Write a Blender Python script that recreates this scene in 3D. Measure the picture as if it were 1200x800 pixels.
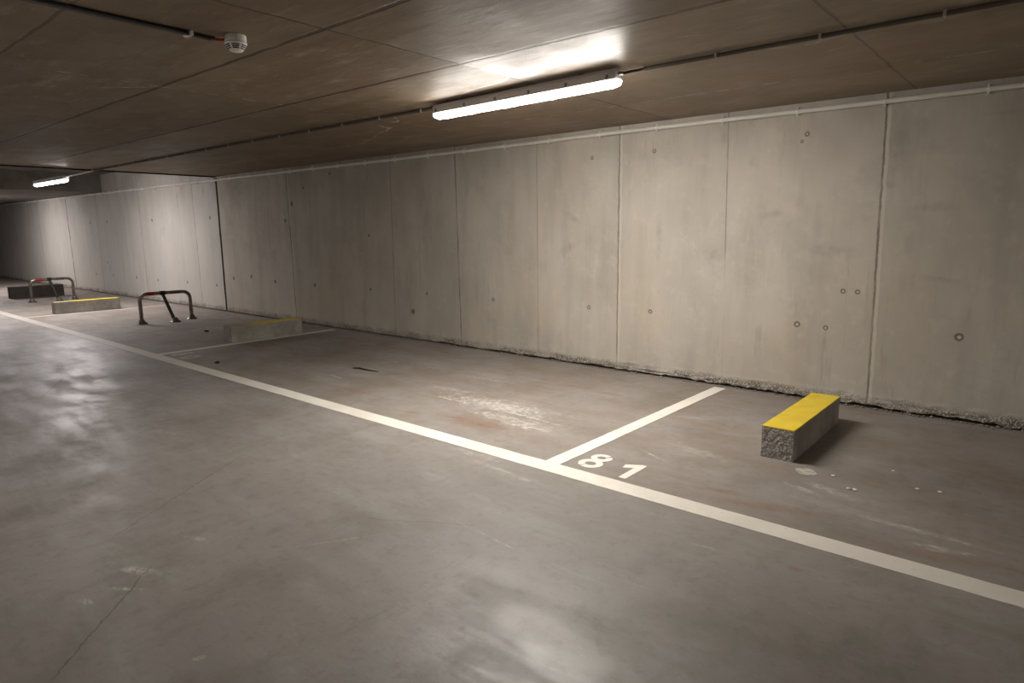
import bpy, bmesh, math, random
from mathutils import Vector, Matrix, noise

random.seed(7)
for o in list(bpy.data.objects):
    bpy.data.objects.remove(o, do_unlink=True)
scene = bpy.context.scene
COL = scene.collection

# ------------------------------------------------------------------ camera
CAM_H = 1.45
F_PX = 763.28
cam_data = bpy.data.cameras.new('camera')
cam_data.sensor_width = 36.0
cam_data.lens = 36.0 * F_PX / 1200.0
cam_data.clip_start = 0.05
cam = bpy.data.objects.new('camera', cam_data)
COL.objects.link(cam)
fw = Vector((-0.63692443, 0.75195113, -0.1699905))
rt = Vector((0.76410671, 0.64501617, -0.00975106))
up = Vector((-0.1023143, 0.13610157, 0.98539746))
cam.matrix_world = Matrix(((rt.x, up.x, -fw.x, 0.0),
                           (rt.y, up.y, -fw.y, 0.0),
                           (rt.z, up.z, -fw.z, CAM_H),
                           (0, 0, 0, 1)))
scene.camera = cam

# ------------------------------------------------------------------ world, exposure
world = bpy.data.worlds.new('world')
scene.world = world
world.use_nodes = True
world.node_tree.nodes['Background'].inputs[0].default_value = (0.9, 0.85, 0.8, 1)
world.node_tree.nodes['Background'].inputs[1].default_value = 0.0
scene.view_settings.view_transform = 'Standard'
scene.view_settings.look = 'None'
scene.view_settings.gamma = 1.0
scene.view_settings.use_curve_mapping = False
scene.view_settings.exposure = 2.4
LAMP_EMIT = 52.0
LAMP_COLOR = (1.0, 0.94, 0.875, 1)
COOL_LAMP_COLOR = (1.0, 0.93, 0.92, 1)

# ------------------------------------------------------------------ dimensions
D = 5.7356        # right wall face
H = 2.4294        # soffit of the low slab
H2 = 2.788        # soffit of the raised bay
XJ = -11.77       # movement joint
XS = -17.38       # where the raised bay ends
X0, X1 = -31.0, 9.5
Y0 = -6.4

# ------------------------------------------------------------------ node helper
class NT:
    def __init__(self, name, rough=0.7, spec=0.5):
        self.m = bpy.data.materials.new(name)
        self.m.use_nodes = True
        self.t = self.m.node_tree
        self.b = self.t.nodes['Principled BSDF']
        self.b.inputs['Roughness'].default_value = rough
        self.b.inputs['Specular IOR Level'].default_value = spec
        tc = self.t.nodes.new('ShaderNodeTexCoord')
        self.obj = tc.outputs['Object']
        sp = self.t.nodes.new('ShaderNodeSeparateXYZ')
        self.t.links.new(self.obj, sp.inputs[0])
        self.x, self.y, self.z = sp.outputs
        self.brk = None
        self.brk_scale = (1, 1, 1)
        self.brk_amt = 0.8
    def link(self, a, b):
        self.t.links.new(a, b)
    def put(self, sock, v):
        if hasattr(v, 'is_output'):
            self.link(v, sock)
        else:
            sock.default_value = v
    def m_(self, op, a, b=0.0, c=0.0, clamp=False):
        n = self.t.nodes.new('ShaderNodeMath')
        n.operation = op
        n.use_clamp = clamp
        self.put(n.inputs[0], a)
        self.put(n.inputs[1], b)
        if op in ('MULTIPLY_ADD', 'SMOOTH_MIN', 'SMOOTH_MAX', 'COMPARE'):
            self.put(n.inputs[2], c)
        return n.outputs[0]
    def add(self, a, b): return self.m_('ADD', a, b)
    def sub(self, a, b): return self.m_('SUBTRACT', a, b)
    def mul(self, a, b): return self.m_('MULTIPLY', a, b)
    def mx(self, a, b): return self.m_('MAXIMUM', a, b)
    def ab(self, a): return self.m_('ABSOLUTE', a)
    def rng(self, v, a, b, c=0.0, d=1.0, smooth=True):
        n = self.t.nodes.new('ShaderNodeMapRange')
        n.interpolation_type = 'SMOOTHSTEP' if smooth else 'LINEAR'
        n.clamp = True
        self.put(n.inputs[0], v)
        for i, q in enumerate((a, b, c, d)):
            n.inputs[i + 1].default_value = q
        return n.outputs[0]
    def vec(self, x, y, z):
        n = self.t.nodes.new('ShaderNodeCombineXYZ')
        for i, q in enumerate((x, y, z)):
            self.put(n.inputs[i], q)
        return n.outputs[0]
    def scaled(self, sx, sy, sz, off=(0, 0, 0), rot=0.0):
        n = self.t.nodes.new('ShaderNodeMapping')
        self.link(self.obj, n.inputs[0])
        n.inputs['Location'].default_value = off
        n.inputs['Rotation'].default_value = (0, 0, rot)
        n.inputs['Scale'].default_value = (sx, sy, sz)
        return n.outputs[0]
    def noise(self, scale, detail=4, rough=0.55, vec=None, dist=0.0):
        n = self.t.nodes.new('ShaderNodeTexNoise')
        self.link(vec if vec is not None else self.obj, n.inputs['Vector'])
        n.inputs['Scale'].default_value = scale
        n.inputs['Detail'].default_value = detail
        n.inputs['Roughness'].default_value = rough
        n.inputs['Distortion'].default_value = dist
        return n.outputs['Fac']
    def voro(self, scale, vec=None):
        n = self.t.nodes.new('ShaderNodeTexVoronoi')
        self.link(vec if vec is not None else self.obj, n.inputs['Vector'])
        n.inputs['Scale'].default_value = scale
        return n.outputs['Distance']
    def mix(self, f, a, b, mode='MIX'):
        n = self.t.nodes.new('ShaderNodeMix')
        n.data_type = 'RGBA'
        n.blend_type = mode
        n.clamp_factor = True
        self.put(n.inputs[0], f)
        self.put(n.inputs[6], a)
        self.put(n.inputs[7], b)
        return n.outputs[2]
    def color(self, c): self.put(self.b.inputs['Base Color'], c)
    def rough(self, c): self.put(self.b.inputs['Roughness'], c)
    def bump(self, h, strength=0.3, dist=0.01, prev=None):
        n = self.t.nodes.new('ShaderNodeBump')
        n.inputs['Strength'].default_value = strength
        n.inputs['Distance'].default_value = dist
        self.put(n.inputs['Height'], h)
        if prev is not None:
            self.link(prev, n.inputs['Normal'])
        self.link(n.outputs[0], self.b.inputs['Normal'])
        return n.outputs[0]
    # mask of an elongated soft spot in a plane, with ragged border from warp
    def spot(self, u, v, cu, cv, ru, rv, ang=0.0, warp=None, amt=0.5, soft=0.6):
        du = self.sub(u, cu)
        dv = self.sub(v, cv)
        c, s = math.cos(ang), math.sin(ang)
        a = self.mul(self.m_('MULTIPLY_ADD', du, c, self.mul(dv, s)), 1.0 / ru)
        b = self.mul(self.m_('MULTIPLY_ADD', dv, c, self.mul(du, -s)), 1.0 / rv)
        r = self.m_('SQRT', self.add(self.mul(a, a), self.mul(b, b)))
        if warp is not None:
            r = self.m_('MULTIPLY_ADD', warp, amt, r)
            r = self.sub(r, amt * 0.5)
        m = self.rng(r, 1.0 - soft, 1.0, 1.0, 0.0)
        if self.brk is None:
            self.brk = self.rng(self.noise(8.0, 7, 0.72, self.scaled(*self.brk_scale)), 0.40, 0.62)
        return self.mul(m, self.m_('MULTIPLY_ADD', self.brk, self.brk_amt, 1.0 - self.brk_amt))

def rgb(r, g, b): return (r, g, b, 1.0)

def line_mask(N, coord, pos, w, warp=None, amt=0.0, soft=2.0):
    d = N.sub(coord, pos)
    if warp is not None:
        d = N.m_('MULTIPLY_ADD', N.sub(warp, 0.5), amt, d)
    return N.rng(N.ab(d), w, w * soft, 1.0, 0.0)

# ------------------------------------------------------------------ concrete wall
def wall_material():
    N = NT('board_formed_concrete', 0.72, 0.3)
    u, z = N.x, N.z
    big = N.noise(0.9, 3, 0.5)
    streak = N.noise(1.0, 5, 0.6, N.scaled(5.0, 1.0, 0.7))
    fine = N.noise(9.0, 6, 0.65)
    grit = N.noise(60.0, 3, 0.6)
    col = N.mix(N.rng(big, 0.3, 0.7), rgb(0.40, 0.365, 0.31), rgb(0.49, 0.455, 0.395))
    col = N.mix(N.rng(streak, 0.42, 0.72, 0, 0.42), col, rgb(0.30, 0.275, 0.235))
    col = N.mix(N.rng(fine, 0.5, 0.75, 0, 0.35), col, rgb(0.56, 0.52, 0.45))
    cl = N.noise(2.2, 6, 0.68)
    col = N.mix(N.rng(cl, 0.5, 0.7, 0, 0.4), col, rgb(0.33, 0.30, 0.255))
    run = N.mul(N.rng(N.noise(1.0, 6, 0.7, N.scaled(11.0, 1.0, 1.1, (7, 0, 2))), 0.56, 0.68), N.rng(N.noise(1.1, 3), 0.45, 0.6))
    col = N.mix(N.mul(run, 0.4), col, rgb(0.27, 0.235, 0.185))
    # ochre tint low on the middle panels
    och = N.mul(N.rng(N.noise(1.3, 4, 0.6, N.scaled(1, 1, 0.6, (3, 0, 1))), 0.45, 0.7), N.rng(z, 0.1, 1.5, 1.0, 0.15))
    col = N.mix(N.mul(och, 0.55), col, rgb(0.50, 0.42, 0.30))
    # cooler panels past the movement joint
    col = N.mix(N.rng(u, XJ - 0.02, XJ + 0.02, 0.55, 0.0), col, rgb(0.46, 0.45, 0.435))
    # darker panel tones
    for xa, xb, k in ((-5.71, -4.47, 0.10), (-6.94, -5.71, 0.22), (-9.43, -6.94, 0.28), (-11.77, -9.43, 0.10), (-1.12, 9, 0.18), (-15.3, -12.7, 0.12)):
        mk = N.mul(N.rng(u, xa - 0.01, xa + 0.01), N.rng(u, xb - 0.01, xb + 0.01, 1, 0))
        col = N.mix(N.mul(mk, k), col, rgb(0.25, 0.225, 0.19))
    wv = N.noise(2.5, 5, 0.6)
    # mottled band, darker towards the top of the wall
    topd = N.mul(N.rng(z, 1.75, 2.35, 0, 1), N.rng(N.noise(1.6, 4, 0.6, N.scaled(1.5, 1, 0.5)), 0.35, 0.65))
    col = N.mix(N.mul(topd, 0.38), col, rgb(0.26, 0.24, 0.205))
    # individual smudges (x, z, rx, rz, angle)
    sm = None
    for cx, cz, rx, rz, a in ((-2.39, 2.22, .06, .07, .3), (-2.13, 2.0, .07, .08, .6), (-1.1, 1.75, .1, .05, 0), (-1.95, 1.55, .16, .05, 0.1),
                              (-0.75, 1.58, .22, .05, 0), (-0.7, 1.05, .14, .03, -.1), (-4.0, 1.55, .2, .05, -.5), (-4.05, 1.25, .25, .06, .5),
                              (-3.75, 1.85, .16, .03, .05), (-10.9, 2.2, .45, .16, 0), (-12.3, 2.2, .06, .14, 0), (-9.6, 1.75, .06, .1, 0.2),
                              (-8.6, 2.1, .25, .22, 0), (-5.05, 2.18, .07, .07, 0), (-4.9, 2.08, .04, .03, 0), (-14.2, 1.5, .2, .12, .5),
                              (-2.5, 1.2, .4, .1, .1), (-1.45, 1.25, .3, .07, -.1), (-6.3, 1.6, .12, .5, 0), (-7.9, 1.5, .14, .5, 0), (-13.4, 2.1, .1, .25, 0),
                              (-0.45, 2.2, .14, .02, 0), (-1.05, 2.05, .1, .3, 0), (-3.0, 1.3, .05, .35, 0)):
        s = N.spot(u, z, cx, cz, rx, rz, a, wv, 1.1, 0.9)
        sm = s if sm is None else N.mx(sm, s)
    col = N.mix(N.mul(sm, 0.34), col, rgb(0.20, 0.185, 0.16))
    # light efflorescence specks and dark pinholes
    pin = N.rng(N.voro(26.0), 0.03, 0.075, 1, 0)
    pin = N.mul(pin, N.rng(N.noise(3.0, 2), 0.52, 0.66))
    col = N.mix(N.mul(pin, 0.55), col, rgb(0.12, 0.11, 0.1))
    # formwork joints: (x top, x bottom, width, depth of tone)
    warp = N.noise(14.0, 3, 0.6)
    jm = None
    hi = None
    for xt, xb, w, k in ((-1.143, -1.108, .0055, .7), (-2.363, -2.318, .0035, .55), (-3.452, -3.442, .006, .6), (-4.482, -4.466, .004, .38),
                         (-5.729, -5.686, .007, .6), (-6.937, -6.953, .006, .4), (-9.461, -9.415, .010, .7), (-12.745, -12.709, .010, .5),
                         (-15.32, -15.264, .010, .5), (-17.84, -17.868, .012, .55), (-20.03, -19.95, .022, .85), (-22.5, -22.5, .012, .5), (-25, -25, .012, .5), (1.2, 1.2, .01, .6), (3.6, 3.6, .01, .6)):
        sl = (xt - xb) / 2.3
        uu = N.m_('MULTIPLY_ADD', z, -sl, u)
        wob = 0.02 if w > 0.004 else 0.008
        q = N.mul(line_mask(N, uu, xb, w, warp, wob, 1.8), k)
        if w < 0.0045 and xb == -2.318:
            q = N.mul(q, N.rng(z, 0.95, 1.35, 0.15, 1.0))
        jm = q if jm is None else N.mx(jm, q)
        if w > 0.009 or xb > -3.5 and w > .005:
            g = N.mul(line_mask(N, uu, xb + 0.020, 0.008, warp, 0.02, 2.0), 0.4)
            hi = g if hi is None else N.mx(hi, g)
    brk = N.rng(N.noise(5.0, 3), 0.3, 0.6, 0.45, 1.0)
    jm = N.mul(jm, brk)
    col = N.mix(hi, col, rgb(0.6, 0.55, 0.47))
    col = N.mix(jm, col, rgb(0.09, 0.08, 0.07))
    # tie holes
    ring = None
    cone = None
    for tx, tz, r in ((-6.58, .38, .035), (-7.47, .63, .022), (-6.3, .633, .018), (-8.85, .624, .03), (-10.0, .627, .03), (-10.77, .68, .03), (-11.4, .627, .03),
                      (-12.07, .47, .026), (-9.346, 1.87, .035), (-9.57, 1.62, .03), (-12.11, 1.71, .03), (-13.29, .474, .03), (-14.69, .457, .028),
                      (-15.83, .466, .035), (-17.23, .46, .03), (-18.36, .45, .03), (-17.52, .756, .03), (-14.7, 1.705, .035), (-17.25, 1.706, .03),
                      (-18.39, 1.70, .03), (-1.687, .63, .026), (-0.542, .633, .030), (-3.072, .637, .022), (-3.792, .629, .022), (-5.144, .627, .022),
                      (-1.704, 2.185, .020), (-3.072, 2.162, .018), (-3.77, 2.152, .018), (-1.349, .93, .02), (-1.242, .929, .02), (-1.74, 2.13, .014), (-1.46, .62, .02), (-7.45, 1.38, .02), (-9.0, 2.1, .02), (-8.3, 2.27, .02)):
        dx = N.sub(u, tx); dz = N.sub(z, tz)
        r2 = N.m_('SQRT', N.add(N.mul(dx, dx), N.mul(dz, dz)))
        a = N.rng(r2, r * 0.75, r * 1.2, 1, 0)
        b = N.rng(r2, r * 0.3, r * 0.55, 1, 0)
        ring = a if ring is None else N.mx(ring, a)
        cone = b if cone is None else N.mx(cone, b)
    col = N.mix(N.mul(ring, 0.8), col, rgb(0.10, 0.08, 0.06))
    col = N.mix(N.mul(cone, N.rng(u, -6.4, -6.0, 0.0, 0.9)), col, rgb(0.52, 0.48, 0.42))
    # rough, stone-rich foot of the wall
    foot = N.rng(N.m_('MULTIPLY_ADD', N.noise(7.0, 4), 0.10, z), 0.10, 0.16, 1, 0)
    agg = N.voro(70.0)
    fc = N.mix(N.rng(agg, 0.2, 0.55), rgb(0.52, 0.47, 0.39), rgb(0.13, 0.115, 0.095))
    col = N.mix(N.mul(foot, N.rng(N.noise(4.0, 3), 0.35, 0.6, 0.3, 0.95)), col, fc)
    N.color(col)
    N.rough(N.rng(streak, 0.3, 0.7, 0.62, 0.85))
    hgt = N.add(N.mul(fine, 0.5), N.mul(grit, 0.15))
    hgt = N.sub(hgt, N.mul(jm, 1.2))
    hgt = N.sub(hgt, N.mul(ring, 1.2))
    hgt = N.sub(hgt, N.mul(N.mul(foot, agg), 2.0))
    hgt = N.sub(hgt, N.mul(pin, 0.5))
    N.bump(hgt, 0.35, 0.012)
    return N.m

# ------------------------------------------------------------------ concrete soffit
def ceiling_material():
    N = NT('plywood_formed_soffit', 0.4, 0.5)
    x, y = N.x, N.y
    grain = N.noise(1.0, 6, 0.62, N.scaled(1.2, 5.0, 1.0, (0, 0, 0), 0.12))
    big = N.noise(0.7, 3, 0.5)
    cloud = N.noise(2.6, 5, 0.6)
    col = N.mix(N.rng(big, 0.32, 0.68), rgb(0.205, 0.150, 0.098), rgb(0.275, 0.218, 0.155))
    col = N.mix(N.rng(grain, 0.42, 0.68, 0, 0.65), col, rgb(0.145, 0.10, 0.06))
    g2 = N.noise(1.0, 7, 0.7, N.scaled(3.0, 9.0, 1.0, (5, 2, 0), 0.1))
    col = N.mix(N.rng(g2, 0.52, 0.68, 0, 0.6), col, rgb(0.40, 0.35, 0.27))
    col = N.mix(N.rng(cloud, 0.5, 0.78, 0, 0.5), col, rgb(0.38, 0.34, 0.28))
    # sheets differ: cell noise per panel (0.93 m x 1.94 m grid)
    wn = N.t.nodes.new('ShaderNodeTexWhiteNoise')
    wn.noise_dimensions = '2D'
    px = N.m_('FLOOR', N.mul(N.add(x, 0.958), 1 / 1.944))
    py = N.m_('FLOOR', N.mul(N.sub(y, 2.0255), 1 / 0.93))
    N.link(N.vec(px, py, 0.0), wn.inputs['Vector'])
    cell = wn.outputs['Value']
    col = N.mix(N.mul(cell, 0.4), col, rgb(0.17, 0.125, 0.08))
    warp = N.noise(6.0, 4, 0.6)
    # reddish strip next to the wall
    red = N.mul(N.rng(y, 3.9, 4.3), N.rng(N.noise(0.8, 2), 0.35, 0.6))
    col = N.mix(N.mul(red, 0.22), col, rgb(0.28, 0.165, 0.12))
    # dark joints
    jm = None
    for yj, w, k in ((2.9618, .011, .95), (2.0255, .011, .8), (1.09, .007, .6), (0.16, .007, .6), (-0.8, .007, .6), (-1.8, .007, .6), (-2.75, .007, .6)):
        q = N.mul(line_mask(N, y, yj, w, warp, 0.03, 1.8), k)
        jm = q if jm is None else N.mx(jm, q)
    for i in range(-9, 6):
        xj = -0.958 + 1.9465 * i
        k = .85 if i == -1 else .55 if i == 0 else .25
        q = N.mul(line_mask(N, x, xj, .006, warp, 0.025, 1.8), k)
        jm = N.mx(jm, q)
    jm = N.mul(jm, N.rng(N.noise(2.2, 4), 0.3, 0.5, 0.5, 1.0))
    # white lime seams
    wm = N.mul(line_mask(N, y, 4.8025, .006, warp, 0.03, 1.8), .6)
    wm = N.mx(wm, N.mul(line_mask(N, y, 3.875, .006, warp, 0.03, 1.8), .5))
    wm = N.mx(wm, N.mul(line_mask(N, x, -4.834, .006, warp, 0.04, 1.8), .6))
    wm = N.mul(wm, N.rng(N.noise(7.0, 4, 0.7), 0.45, 0.62))
    # wandering hair crack with lime on it
    cr = N.ab(N.sub(N.m_('MULTIPLY_ADD', N.noise(0.9, 3, 0.5), 1.0, y), N.m_('MULTIPLY_ADD', x, -0.36, 2.93)))
    wm = N.mx(wm, N.mul(N.mul(N.rng(cr, 0.006, 0.014, 1, 0), N.rng(x, -6.5, -6.0)), N.mul(N.rng(x, -3.0, -2.6, 1, 0), N.rng(N.noise(5.0, 3), 0.45, 0.55, 0, 0.6))))
    col = N.mix(N.mul(wm, 1.2), col, rgb(0.66, 0.60, 0.52))
    col = N.mix(jm, col, rgb(0.055, 0.042, 0.03))
    # round patch, bleached marks and damp stains
    rp = N.spot(x, y, -2.218, 2.502, .06, .06, 0, warp, .15, .25)
    col = N.mix(N.mul(rp, .55), col, rgb(0.10, 0.085, 0.065))
    wt = None
    for cx, cy, rx, ry, a in ((-1.35, 3.9, .12, .03, .3), (-1.15, 3.93, .2, .025, -.3), (-1.8, 2.95, .08, .02, .3), (-1.62, 3.35, .09, .02, .4), (-3.3, 4.05, .1, .02, 0), (-5.0, 1.9, .35, .03, .7), (-1.1, 4.15, .1, .02, -.4)):
        s = N.spot(x, y, cx, cy, rx, ry, a, warp, 1.4, 0.8)
        wt = s if wt is None else N.mx(wt, s)
    col = N.mix(N.mul(wt, .55), col, rgb(0.6, 0.55, 0.47))
    dk = None
    for cx, cy, rx, ry, a in ((-4.7, 3.1, .5, .25, .2), (-6.2, 2.4, .5, .3, 0), (-3.9, 1.3, .6, .3, .4), (-0.9, 3.3, .5, .4, 0), (-9.5, 4.6, .15, .05, 0), (-2.8, 2.2, .3, .2, 0)):
        s = N.spot(x, y, cx, cy, rx, ry, a, warp, 1.2, 0.9)
        dk = s if dk is None else N.mx(dk, s)
    col = N.mix(N.mul(dk, .3), col, rgb(0.12, 0.09, 0.06))
    N.color(col)
    rr = N.rng(cloud, 0.3, 0.75, 0.36, 0.52)
    rr = N.add(rr, N.mul(N.rng(g2, 0.45, 0.65), 0.10))
    rr = N.add(rr, N.rng(x, -2.93, -2.87, 0.10, 0.0))
    N.b.inputs['Specular IOR Level'].default_value = 0.38
    rr = N.add(rr, N.mul(N.rng(y, 2.93, 2.99, 1, 0), 0.10))
    N.rough(rr)
    h = N.add(N.mul(grain, 0.5), N.mul(cloud, 0.4))
    h = N.sub(h, N.mul(jm, 1.0))
    crease = N.noise(1.0, 5, 0.6, N.scaled(4.0, 14.0, 1.0))
    h = N.add(h, N.mul(crease, 0.5))
    N.bump(h, 0.45, 0.012)
    return N.m

# ------------------------------------------------------------------ floor
def floor_material():
    N = NT('polished_concrete_floor', 0.4, 0.5)
    N.brk_scale = (0.8, 2.0, 1)
    N.brk_amt = 0.75
    x, y = N.x, N.y
    big = N.noise(0.55, 4, 0.55)
    cloud = N.noise(1.7, 6, 0.62)
    trowel = N.noise(1.0, 5, 0.6, N.scaled(0.8, 3.2, 1.0, (0, 0, 0), -0.25))
    fine = N.noise(14.0, 6, 0.7)
    col = N.mix(N.rng(big, 0.3, 0.7), rgb(0.232, 0.208, 0.190), rgb(0.288, 0.262, 0.240))
    col = N.mix(N.rng(cloud, 0.45, 0.66, 0, 0.6), col, rgb(0.185, 0.165, 0.14))
    col = N.mix(N.rng(trowel, 0.50, 0.70, 0, 0.4), col, rgb(0.34, 0.33, 0.30))
    sw = N.noise(1.0, 7, 0.7, N.scaled(1.6, 6.0, 1.0, (9, 3, 0), 0.35))
    col = N.mix(N.rng(sw, 0.53, 0.70, 0, 0.4), col, rgb(0.36, 0.345, 0.315))
    sw2 = N.noise(1.0, 7, 0.7, N.scaled(5.0, 1.8, 1.0, (1, 8, 0), 0.5))
    col = N.mix(N.rng(sw2, 0.54, 0.70, 0, 0.35), col, rgb(0.15, 0.13, 0.11))
    col = N.mix(N.rng(fine, 0.50, 0.68, 0, 0.32), col, rgb(0.14, 0.12, 0.102))
    fleck = N.noise(34.0, 5, 0.75, N.scaled(1, 1.6, 1))
    col = N.mix(N.rng(fleck, 0.60, 0.70, 0, 0.4), col, rgb(0.42, 0.40, 0.36))
    # the bays are dirtier and browner than the aisle
    bay = N.rng(y, 2.95, 3.2)
    dirt = N.noise(1.5, 5, 0.65, N.scaled(1, 1.6, 1, (4, 2, 0)))
    col = N.mix(N.mul(bay, N.rng(dirt, 0.38, 0.68, 0.10, 0.62)), col, rgb(0.205, 0.155, 0.115))
    warp = N.noise(3.2, 5, 0.7)
    warp2 = N.noise(11.0, 4, 0.7)
    # rusty and brown stains
    st = None
    for cx, cy, rx, ry, a, k in ((-3.35, 3.46, .5, .13, .05, 1), (-3.9, 3.36, .12, .05, .2, 1), (-3.0, 3.6, .35, .07, 0, .7), (-3.33, 4.9, .3, .1, 0.2, .7), (-3.0, 4.85, .2, .06, 0, .8),
                                 (-1.32, 3.38, .20, .045, .1, 1), (-1.0, 3.34, .5, .07, .25, .7), (-4.9, 3.5, .5, .12, 0, .5), (-5.6, 5.35, .45, .07, 0, .9), (-1.8, 4.5, .4, .25, .3, .5), (-6.6, 5.2, .35, .12, 0, .6), (-0.2, 3.3, .6, .08, .2, .5), (-0.75, 2.75, .05, .03, 0, .9)):
        s = N.mul(N.spot(x, y, cx, cy, rx, ry, a, warp2, 1.3, 0.9), k)
        st = s if st is None else N.mx(st, s)
    col = N.mix(N.mul(st, 0.9), col, rgb(0.20, 0.105, 0.06))
    # chalky dust, scuffs and lime streaks
    ws = None
    N.brk = None
    N.brk_scale = (2.2, 5.0, 1)
    N.brk_amt = 0.97
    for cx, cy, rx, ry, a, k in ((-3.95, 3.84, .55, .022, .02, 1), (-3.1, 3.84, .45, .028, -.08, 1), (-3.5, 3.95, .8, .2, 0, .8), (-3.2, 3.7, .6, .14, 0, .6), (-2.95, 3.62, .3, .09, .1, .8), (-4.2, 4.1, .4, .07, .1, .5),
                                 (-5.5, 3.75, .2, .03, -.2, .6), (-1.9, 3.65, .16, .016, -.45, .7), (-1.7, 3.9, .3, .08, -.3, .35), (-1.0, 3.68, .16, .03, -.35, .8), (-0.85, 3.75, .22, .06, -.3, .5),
                                 (-2.55, 2.85, .3, .03, -.1, .5), (-2.3, 2.82, .22, .04, .1, .4), (-2.9, 2.95, .4, .05, 0, .35), (-0.5, 3.5, .5, .03, -.05, .5), (-0.3, 3.35, .2, .04, .2, .7),
                                 (-2.95, .95, .14, .035, .5, .9), (-2.83, .86, .10, .022, .6, .9), (-3.05, 1.25, .12, .02, .3, .6), (-2.85, .72, .06, .02, .4, .7), (-2.15, .85, .03, .02, 1.2, .7), (-2.55, 1.6, .35, .012, 1.0, .4),
                                 (-1.35, 1.55, .3, .01, .15, .4), (-2.1, 4.6, .2, .03, .3, .5), (-4.3, 4.6, .5, .05, .1, .35), (-2.0, 2.15, .35, .008, -.1, .5), (-4.9, 1.9, .25, .06, .3, .35), (-1.15, 2.7, .1, .02, 0, .5), (-5.6, 4.6, .1, .02, 0, .6)):
        s = N.mul(N.spot(x, y, cx, cy, rx, ry, a, warp2, 2.2, 0.95), k * 1.3)
        ws = s if ws is None else N.mx(ws, s)
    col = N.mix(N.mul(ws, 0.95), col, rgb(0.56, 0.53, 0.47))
    pw = N.spot(x, y, -1.065, 3.975, .062, .060, 0.3, warp2, 0.9, 0.15)
    col = N.mix(N.rng(pw, 0.1, 0.2, 0, .85), col, rgb(0.50, 0.47, 0.42))
    # broad darker zones
    N.brk = None
    N.brk_scale = (1, 1, 1)
    N.brk_amt = 0.5
    dk = None
    for cx, cy, rx, ry, a, k in ((-6.6, 4.4, 1.5, .9, 0, .8), (-7.5, 2.3, 1.6, .55, 0, .7), (-0.3, 4.4, .9, .8, 0, .8), (-0.5, 2.2, .9, .5, 0, .6), (-9.5, 4.0, 1.2, .7, 0, .45), (-5.2, 2.0, 1.0, .4, .2, .4), (-10.5, 1.5, 2.0, .5, .1, .8), (-8.5, .9, 1.4, .4, 0, .6), (-1.7, 1.7, .5, .2, .4, .35)):
        s = N.mul(N.spot(x, y, cx, cy, rx, ry, a, warp, 1.0, 0.95), k)
        dk = s if dk is None else N.mx(dk, s)
    col = N.mix(N.mul(dk, 0.62), col, rgb(0.105, 0.088, 0.070))
    # hairline joints in the slab
    jm = None
    for (ax, ay, bx, by, w) in CRACKS:
        dx, dy = bx - ax, by - ay
        L = math.hypot(dx, dy); dx /= L; dy /= L
        t = N.m_('MULTIPLY_ADD', N.sub(x, ax), dx, N.mul(N.sub(y, ay), dy))
        d = N.m_('MULTIPLY_ADD', N.sub(x, ax), -dy, N.mul(N.sub(y, ay), dx))
        d = N.m_('MULTIPLY_ADD', N.sub(warp2, 0.5), 0.05, d)
        q = N.mul(N.rng(N.ab(d), w, w * 2.2, 1, 0), N.mul(N.rng(t, -0.05, 0.05), N.rng(t, L - 0.05, L + 0.05, 1, 0)))
        jm = q if jm is None else N.mx(jm, q)
    col = N.mix(N.mul(jm, 0.55), col, rgb(0.07, 0.058, 0.045))
    speck = N.mul(N.rng(N.voro(5.0), 0.012, 0.022, 1, 0), 0.8)
    col = N.mix(speck, col, rgb(0.05, 0.04, 0.035))
    N.color(col)
    r = N.rng(cloud, 0.3, 0.72, 0.30, 0.46)
    r = N.add(r, N.mul(N.rng(sw, 0.42, 0.62), 0.12))
    r = N.add(r, N.mul(bay, 0.17))
    r = N.add(r, N.mul(ws, 0.12))
    r = N.m_('MULTIPLY_ADD', fine, 0.1, r)
    N.rough(r)
    h = N.add(N.mul(cloud, 0.8), N.mul(trowel, 0.7))
    h = N.m_('MULTIPLY_ADD', fine, 0.16, h)
    h = N.add(h, N.mul(sw, 0.5))
    h = N.sub(h, N.mul(jm, 0.3))
    N.bump(h, 0.16, 0.02)
    return N.m

CRACKS = [(-3.4, 1.02, -4.0, 1.95, .0022), (-2.42, .49, -2.95, 1.0, .002), (-2.6, 1.9, -2.1, 2.2, .0015), (-6.9, 1.6, -7.7, 2.0, .003)]

def paint_material(name, wear_far=True, c=(0.80, 0.765, 0.69)):
    N = NT(name, 0.55, 0.4)
    n1 = N.noise(9.0, 6, 0.7)
    n2 = N.noise(2.0, 4, 0.6)
    col = N.mix(N.rng(n2, 0.35, 0.7), rgb(*c), rgb(c[0] * .88, c[1] * .86, c[2] * .83))
    wear = N.rng(n1, 0.60, 0.72, 0, 0.55)
    col = N.mix(wear, col, rgb(0.42, 0.37, 0.31))
    chips = N.rng(N.noise(38.0, 3, 0.7), 0.66, 0.72, 0, 0.7)
    col = N.mix(chips, col, rgb(0.22, 0.19, 0.16))
    if wear_far:
        # old paint of the farther bays is scuffed to grey
        far = N.rng(N.add(N.x, N.mul(n2, 1.5)), -10.5, -4.0, 0.62, 0.0)
        col = N.mix(far, col, rgb(0.34, 0.30, 0.25))
        far2 = N.rng(N.x, -1.9, -1.0, 0.0, 0.22)
        col = N.mix(far2, col, rgb(0.5, 0.45, 0.38))
    N.color(col)
    N.bump(n1, 0.15, 0.004)
    return N.m

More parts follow.
